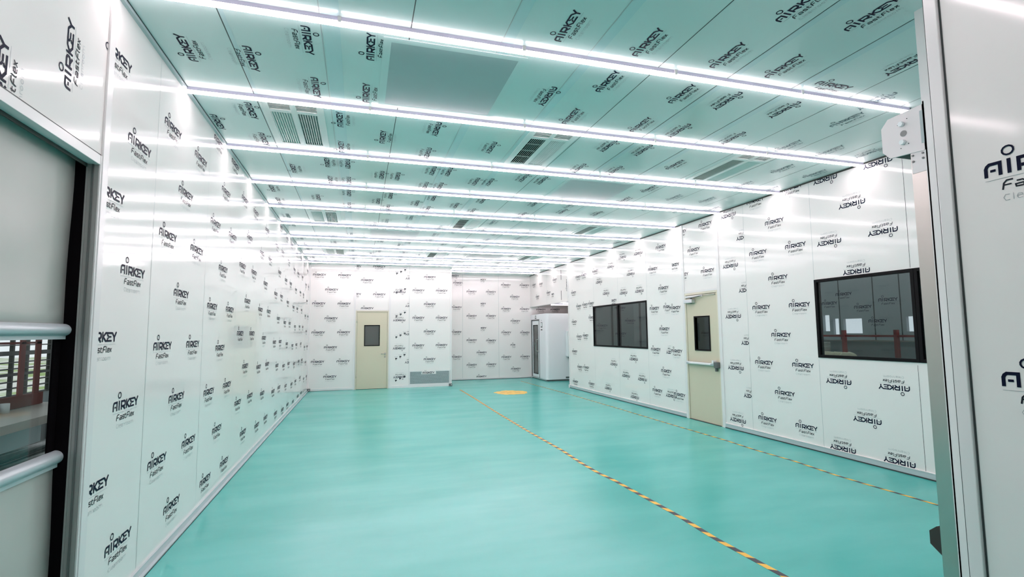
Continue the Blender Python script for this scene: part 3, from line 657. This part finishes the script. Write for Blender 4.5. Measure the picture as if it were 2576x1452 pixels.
# ---------------------------------------------------------------- air shower
def air_shower():
    X0, X1, Y0, Y1, Z1 = 5.345, 6.85, 14.33, YF2-.01, 2.02
    r = thing('air_shower', 'tall pale grey air shower cabin with narrow glazed door in the far right corner', 'air shower', ((X0+X1)/2, (Y0+Y1)/2, 0))
    dy0, dy1, dz0, dz1 = 14.94, 15.70, .06, 1.86
    mb = MB()
    pl = Plane((X0, 0, 0), (0, 1, 0), (0, 0, 1), (-1, 0, 0))
    slab(mb, pl, [Y0+.09, Y1], [.05, Z1], [(dy0, dy1, dz0, dz1)], .03, SHOWER)
    n = 8; arc = [(X0+.09-.09*math.cos(k*math.pi/2/n), Y0+.09-.09*math.sin(k*math.pi/2/n)) for k in range(n+1)]
    for (xa, ya), (xb, yb) in zip(arc, arc[1:]): mb.poly([(xa, ya, .05), (xb, yb, .05), (xb, yb, Z1), (xa, ya, Z1)], SHOWER, True)
    mb.poly([(X0+.09, Y0, .05), (X1, Y0, .05), (X1, Y0, Z1), (X0+.09, Y0, Z1)], SHOWER)
    mb.poly([(x, y, Z1) for x, y in arc[::1]]+[(X1, Y0, Z1), (X1, Y1, Z1), (X0, Y1, Z1)], SHOWER)
    mb.box(X1-.02, X1, Y0, Y1, .05, Z1, SHOWER); mb.box(X0+.02, X1-.02, Y1-.02, Y1, .05, Z1, SHOWER); mb.box(X0+.02, X1-.02, Y0+.1, Y1-.02, .02, .05, ALU)
    mb.build('cabin_body', r)
    mb = MB(); mb.box(X0+.03, X1, Y0+.02, Y1, 0, .05, GREYD); mb.build('plinth', r)
    mb = MB()
    for a in ((dy0, dy0+.03, dz0, dz1), (dy1-.05, dy1, dz0, dz1), (dy0+.03, dy1-.05, dz1-.03, dz1)): mb.box(X0-.006, X0+.04, a[0], a[1], a[2], a[3], GREYD)
    mb.build('door_surround', r)
    pl = Plane((X0+.010, 0, 0), (0, 1, 0), (0, 0, 1), (-1, 0, 0))
    mb = MB(); slab(mb, pl, [dy0+.035, dy1-.06], [dz0+.01, dz1-.04], [(15.10, 15.53, .17, 1.68)], .03, SHOWER2); leaf = mb.build('door_leaf', r)
    mb = MB(); mb.box(X0+.02, X0+.026, 15.10, 15.53, .17, 1.68, FROST); mb.build('pane', leaf)
    mb = MB()
    for a in ((15.09, 15.11, .16, 1.69), (15.52, 15.54, .16, 1.69), (15.11, 15.52, .16, .18), (15.11, 15.52, 1.67, 1.69)): mb.box(X0+.004, X0+.012, a[0], a[1], a[2], a[3], BLACK)
    mb.build('glazing_bead', leaf)
    mb = MB(); mb.tube([(X0+.008, 15.06, 1.24), (X0-.06, 15.09, 1.23), (X0-.07, 15.09, 1.0), (X0-.06, 15.09, .88), (X0+.008, 15.06, .87)], .016, STEEL); mb.build('handle', leaf)
    mb = MB(); mb.box(X0-.004, X0, 14.66, 14.80, 1.60, 1.76, GREYD); mb.box(X0-.006, X0-.004, 14.68, 14.78, 1.64, 1.74, SHOWER2); mb.box(X0-.004, X0, 14.66, 14.80, 1.52, 1.545, BLACK); mb.box(X0-.004, X0, 14.72, 14.74, 1.81, 1.83, BLACK); mb.build('control_display', r)
    mb = MB(); mb.box(X0-.004, X0, 15.20, 15.34, 1.885, 1.905, BLACK); mb.box(X0-.004, X0, 15.21, 15.33, 1.93, 1.95, GREYD); mb.box(X0-.004, X0, 15.23, 15.31, 1.965, 1.985, GREYD); mb.build('status_label', r)
    mb = MB(); mb.box(5.95, 6.45, Y0-.16, Y0-.002, .72, 1.50, SHOWER2); mb.build('side_box', r, bevel=.03)
    mb = MB(); mb.prism([(6.02, Y0-.10, .715), (6.30, Y0-.10, .715), (6.30, Y0-.10, .56), (6.12, Y0-.10, .60)], (0, .09, 0), GREYD)
    mb.tube([(6.04, Y0-.03, .70), (6.24, Y0-.03, .33)], .016, GREYD); mb.build('support_bracket', r)
    mb = MB(); mb.box(5.95, 6.10, Y0-.003, Y0, .075, .125, GREYD); mb.build('rating_plate', r)
air_shower()
# tube light inside the alcove above the air shower
for yy, lab in ((13.17, 'short bright tube light in the far alcove, the nearer of the two'), (14.10, 'short bright tube light in the far alcove, just in front of the air shower')):
    t = thing('alcove_light', lab, 'light', (6.0, yy, 2.295), 'tube lights in the far alcove')
    mb = MB(); mb.box(5.42, 6.8, yy-.02, yy+.02, 2.275, 2.295, HOUSE); mb.build('housing', t)
    mb = MB(); mb.box(5.43, 6.79, yy-.018, yy+.018, 2.248, 2.274, TUBE2); mb.build('tube', t)

# ---------------------------------------------------------------- roller bracket, guide rail at the entry wall
def bracket():
    X = 3.072
    r = thing('roller_shutter', 'white steel roller bracket and guide rail at the right of the entry', 'roller door', (X, YC+.05, 0))
    out = [(2.217, 2.733-.0), (2.26, 2.687), (2.26, 2.538), (2.217, 2.492), (2.012, 2.476), (2.012, 2.745)]
    mb = MB(); mb.prism([(X, a, b) for a, b in out], (-.012, 0, 0), BRKT); mb.build('end_plate', r, bevel=.001)
    for z in (2.670, 2.560):
        mb = MB(); mb.tube([(X-.012, 2.132, z), (X-.034, 2.132, z)], .015, SHOWER2, 6); mb.build('bolt', r)
    mb = MB(); mb.tube([(X-.0125, 2.130, 2.614), (X-.0145, 2.130, 2.614)], .018, GREYD, 20); mb.build('shaft_socket', r)
    for a, b in ((2.16, 2.675), (2.105, 2.695), (2.105, 2.545), (2.15, 2.53)):
        mb = MB(); mb.tube([(X-.0122, a, b), (X-.0132, a, b)], .003, DARKLINE, 8); mb.build('pin_hole', r)
    mb = MB(); mb.box(X-.014, X-.012, 2.018, 2.034, 2.52, 2.71, PLATE); mb.build('label_strip', r)
    mb = MB(); mb.box(X, 5.25, 2.03, 2.214, 2.490, 2.70, DKGREEN); mb.build('roller_barrel', r, bevel=.02)
    mb = MB(); mb.box(X-.004, X+.05, YC-.004, 2.105, 0, 2.485, STEEL); mb.build('guide_rail', r)
    mb = MB(); mb.box(X-.007, X-.004, YC+.003, 2.10, 2.36, 2.485, BRKT); mb.build('fixing_plate', r)
    mb = MB(); mb.box(X-.012, X-.004, YC-.012, YC-.004, 0, 2.76, BROWN); mb.build('edge_seal', r)
    for a, b in ((2.035, 2.465), (2.09, 2.465), (2.035, 2.435), (2.09, 2.43)):
        mb = MB(); mb.tube([(X-.007, a, b), (X-.013, a, b)], .006, GREYD, 6); mb.build('screw', r)
    mb = MB(); mb.prism([(X+.0, 2.105, .36), (X+.0, 2.125, .375), (X+.0, 2.165, .34), (X+.0, 2.165, .27), (X+.0, 2.105, .225)], (.05, 0, 0), BROWN); mb.build('stopper', r)
    mb = MB(); mb.box(X+.05, 5.3, 2.06, 2.09, .0, 2.52, WHITE); mb.build('shutter_curtain', r)
bracket()

# ---------------------------------------------------------------- floor tapes and sticker
def tape(name, pts, w, label):
    mb = MB(); pts = [Vector((a, b)) for a, b in pts]; per = .178
    L = [0]
    for a, b in zip(pts, pts[1:]): L.append(L[-1]+(b-a).length)
    def at(s):
        s = max(0, min(L[-1], s))
        for k in range(len(L)-1):
            if s <= L[k+1]+1e-9:
                t = (s-L[k])/(L[k+1]-L[k]); p = pts[k].lerp(pts[k+1], t); d = (pts[k+1]-pts[k]).normalized(); return p, Vector((-d.y, d.x))
    s = 0; k = 0
    while s < L[-1]:
        e = min(s+per/2, L[-1]); sk = .035
        q = []
        for ss, side in ((s, -1), (e, -1), (e+sk, 1), (s+sk, 1)):
            p, n = at(ss); v = p+n*side*w/2; q.append((v.x, v.y, .0012))
        mb.poly(q, YEL if k % 2 else BLK); s = e; k += 1
    mb.raw = True
    o = mb.build(name); tag(o, label, 'tape', 'hazard tapes on the floor')
    m = o.modifiers.new('thick', 'SOLIDIFY'); m.thickness = .0008; m.offset = 0
    return o
tape('floor_tape', [(2.46, .6), (2.45, 2.57), (2.44, 2.87), (2.43, 3.17), (2.45, 3.62), (2.44, 4.13), (2.43, 4.68), (2.40, 4.96), (2.40, 5.39), (2.43, 6.02), (2.42, 7.29), (2.44, 9.34), (2.49, 11.35), (2.51, 13.12)], .042, 'black and yellow hazard tape running down the middle of the teal floor')
tape('floor_tape', [(4.62, 2.2), (4.63, 3.19), (4.63, 3.43), (4.62, 3.71), (4.62, 4.13), (4.68, 4.68), (4.67, 5.26), (4.71, 5.85), (4.71, 6.96), (4.74, 8.81), (4.75, 10.86), (4.67, 14.77)], .032, 'thinner black and yellow hazard tape on the floor along the right wall')
mb = MB(); c = (3.57, 12.08); ring_ = []
for k in range(48):
    a = 2*math.pi*k/48; rr = .40*(1+.05*math.sin(5*a)+.04*math.sin(11*a+1)+.03*math.sin(17*a)); ring_.append((c[0]+rr*math.cos(a), c[1]+rr*math.sin(a)*1.05, .001))
mb.prism(ring_, (0, 0, .001), YPAINT)
for yy, ws in ((12.25, ((-.2, -.05), (.0, .18))), (12.1, ((-.26, -.16), (-.1, .02), (.08, .24))), (11.95, ((-.15, .0), (.06, .2)))):
    for a, b in ws: mb.poly([(c[0]+a, yy, .0026), (c[0]+b, yy, .0026), (c[0]+b+.01, yy+.035, .0026), (c[0]+a+.01, yy+.035, .0026)], OCHRE)
tag(mb.build('floor_sticker'), 'round worn yellow sticker on the teal floor near the far wall', 'sticker')

# ---------------------------------------------------------------- next room behind the right wall
XN = 8.4
pn = Plane((XN, 0, 0), (0, 1, 0), (0, 0, 1), (-1, 0, 0))
wins = [(7.42, 7.56, 1.43, 1.73), (7.23, 7.35, 1.37, 1.66), (6.78, 7.14, 1.39, 1.65), (5.90, 6.03, 1.42, 1.66), (5.92, 6.07, 1.02, 1.21), (9.75, 9.95, 1.45, 1.75)]
mb = MB(); slab(mb, pn, [1.9, 12.5], [0, 3.3], wins, .06, WALLG)
for y in (5.4, 6.1, 6.55, 7.2, 7.9, 8.6, 9.4, 10.4, 11.4): strip(mb, pn, y-.01, y+.01, 0, 3.3, MULL)
many(mb, pn, [(6.3, 1.95), (7.1, 2.1), (6.75, 1.85), (7.4, 1.95), (6.5, 1.6), (8.3, 1.7), (8.9, 1.3), (9.6, 1.9), (10.1, 1.5), (9.2, 2.0), (11.0, 1.4), (11.6, 1.8), (10.6, 1.1), (12.0, 1.2), (8.0, 1.1)])
mb.raw = True; tag(mb.build('wall_next_room'), kind='structure')
ENDW = mat('pale_end_wall', (0.27, 0.29, 0.29), 0.5)
pe = Plane((0, 12.45, 0), (1, 0, 0), (0, 0, 1), (0, -1, 0))
mb = MB(); mb.box(XR+.06, XN+.06, 12.45, 12.5, 0, 3.3, ENDW); mb.box(XR+.06, XN+.06, 1.9, 1.95, 0, 3.3, WALLG)
for x in (5.95, 6.55, 7.4): strip(mb, pe, x-.03, x+.03, 0, 3.3, MULL, .002)
many(mb, pe, [(5.72, 1.45), (6.25, 1.62), (6.25, .95), (5.72, .8), (6.8, 1.4), (7.1, 1.75), (7.1, 1.0), (6.8, 2.1), (5.72, 2.1), (7.8, 1.4)], clip=(-99, 99, 0, 3.3))
mb.raw = True; tag(mb.build('wall_next_room_end'), kind='structure')
mb = MB(); mb.box(XR+.06, XN+.06, 1.9, 12.5, 3.31, 3.36, WALLG); tag(mb.build('ceiling_next_room'), kind='structure')
mb = MB(); mb.box(7.21, XN+.06, 1.9, 12.5, -.1, -.002, CONC); tag(mb.build('floor_next_room'), kind='structure')
t = thing('linear_light', 'added fill light, out of view, on the ceiling of the room behind the right wall', 'light', (7.0, 6.0, 3.24))  # unseen lamp, added to brighten the view through the right windows
FILL = mat('added_fill_tube', (1, 1, 1), 0.5, emit=(0.95, 1.0, 1.0), es=15.0)
mb = MB(); mb.box(6.9, 7.1, 3.0, 12.0, 3.20, 3.24, HOUSE); mb.build('housing', t)
mb = MB(); mb.box(6.92, 7.08, 3.0, 12.0, 3.18, 3.199, FILL); mb.build('tube', t)
t = thing('safety_barrier', 'red steel barrier with posts and rail seen through the nearest right window', 'barrier', (7.0, 5.6, 0))
for y in (5.17, 5.955, 7.0):
    mb = MB(); mb.box(6.98, 7.03, y-.022, y+.022, 0, 1.45, RED); mb.build('post', t)
mb = MB(); mb.box(6.995, 7.015, 4.5, 7.4, 1.35, 1.38, RED); mb.build('rail', t)
mb = MB(); mb.box(7.28, 7.30, 4.4, 6.6, 0, 1.28, WALLG); mb.box(7.27, 7.31, 4.4, 6.6, 1.28, 1.30, STEEL)
tag(mb.build('low_partition'), 'low grey partition with a bright top rail behind the red barrier', 'partition')
t = thing('sheet_stack', 'stack of pale flat sheets seen in the left corner of the nearest right window', 'stack', (6.9, 6.25, 0))
mb = MB(); mb.box(6.75, 7.1, 6.22, 6.5, 0, 1.0, WALLG); mb.build('pallet', t)
for k in range(10):
    mb = MB(); mb.box(6.78+.004*(k % 3), 7.05, 6.24, 6.46-.003*(k % 4), 1.0+k*.028, 1.018+k*.028, STACKM); mb.build('sheet', t)
for k, (y, z, s) in enumerate(((6.125, 1.065, .09), (5.93, 1.065, .085), (5.765, 1.065, .08))):
    bm = bmesh.new(); bmesh.ops.create_icosphere(bm, subdivisions=3, radius=1)
    for v in bm.verts: v.co *= 1+.12*math.sin(7*v.co.x+3*k)*math.sin(6*v.co.y+k)+.08*math.sin(11*v.co.z)
    me = bpy.data.meshes.new('sack'); bm.to_mesh(me); bm.free(); me.materials.append(SACK)
    for p in me.polygons: p.use_smooth = True
    o = bpy.data.objects.new('sack', me); COL.objects.link(o); o.location = (6.82, y, z); o.scale = (.14, s, .07)
    tag(o, ('large pale crumpled sack on the bench behind the nearest right window', 'middle pale crumpled sack behind the nearest right window', 'smallest pale sack, rightmost behind the nearest right window')[k], 'sack', 'sacks behind the window')
mb = MB(); mb.box(6.65, 6.98, 5.2, 6.2, 0, .98, WALLG); tag(mb.build('storage_bench'), 'grey bench carrying the pale sacks behind the nearest right window', 'bench')

mb = MB(); mb.box(-1.2, 2.4, YF+1.5, YF+1.55, 0, 3.3, WALLG); mb.box(-1.25, -1.2, YF+.07, YF+1.55, 0, 3.3, WALLG); mb.box(-1.25, 2.4, YF+.07, YF+1.55, 3.3, 3.35, WALLG)
tag(mb.build('wall_corridor'), kind='structure')
# ---------------------------------------------------------------- workshop beyond the roll-up door
XW = -6.2
pw = Plane((XW, 0, 0), (0, 1, 0), (0, 0, 1), (1, 0, 0))
mb = MB(); slab(mb, pw, [6.5, 16.0], [0, 4.6], [(10.0, 14.5, .35, 3.2)], .1, WALLG)
tag(mb.build('wall_workshop'), kind='structure')
mb = MB(); mb.box(XW, XL-.4, -2.6, 16.1, 4.6, 4.7, WALLG); tag(mb.build('ceiling_workshop'), kind='structure')
mb = MB(); mb.box(XW, XL-.07, -2.6, 16.1, -.1, -.002, CONC); tag(mb.build('floor_workshop'), kind='structure')
r = thing('window_4', None, None, (XW, 12, .35), kind='structure')
mb = MB()
for z, h in ((.36, .02), (.50, .02), (.62, .02), (.74, .05), (.86, .02), (.98, .02), (1.12, .08), (1.3, .02), (1.45, .02), (1.6, .05)): mb.box(XW-.04, XW+.04, 10.0, 14.5, z, z+h, MULL)
for y in (10.9, 11.35, 11.8, 12.25, 13.0, 13.6): mb.box(XW-.03, XW+.03, y, y+.05, .35, 3.2, MULL)
mb.build('window_frame', r)
mb = MB(); mb.box(-60, XW-.2, -20, 70, -.9, -.8, GROUND); tag(mb.build('ground'), kind='structure')
t = thing('steel_rack', 'red painted steel rack frame seen through the clear strip of the roll-up door', 'rack', (-3.6, 6.9, 0))
for y0, y1 in ((7.005, 7.085), (7.29, 7.38)):
    mb = MB(); mb.box(-3.61, -3.59, y0, y1, .7, 2.2, RACKRED); mb.build('upright', t)
mb = MB(); mb.box(-3.62, -3.58, 5.6, 7.45, .685, .82, RACKRED); mb.build('base_beam', t)
mb = MB(); mb.box(-3.61, -3.59, 5.6, 7.38, 1.385, 1.41, RACKRED); mb.build('cross_beam', t)
t = thing('workshop_bench', 'pale topped work bench in front of the red rack behind the roll-up door', 'bench', (-3.2, 6.9, 0))
mb = MB(); mb.box(-3.70, -3.0, 5.2, 7.6, .60, .68, TABLE); mb.build('bench_top', t)
for x, y in ((-3.05, 5.3), (-3.05, 7.5), (-3.6, 5.3), (-3.6, 7.5)):
    mb = MB(); mb.box(x, x+.04, y, y+.04, 0, .60, GREYD); mb.build('leg', t)
for k, (y, z) in enumerate(((6.35, .72), (6.62, .735))):
    mb = MB(); mb.tube([(-3.5, y, .68), (-3.5, y, .68+.10)], .04, SHOWER2, 16); tag(mb.build('cup'), ('left white cup on the pale work bench', 'right white cup on the pale work bench')[k], 'cup')
for k in range(6):
    y0 = 4.6+.12*k; z = .05+k*.088; x = -2.75
    mb = MB(); mb.tube([(x, 4.3+.05*k, z), (x+.02, 5.4, z), (x, 7.3-.16*k, z)], .042, DKGREEN, 12)
    tag(mb.build('film_roll'), 'long dark roll lying in the pile beyond the roll-up door, ' + ('lowest', 'second from the floor', 'third from the floor', 'fourth from the floor', 'second from the top', 'topmost')[k], 'roll', 'dark rolls beyond the roll-up door')
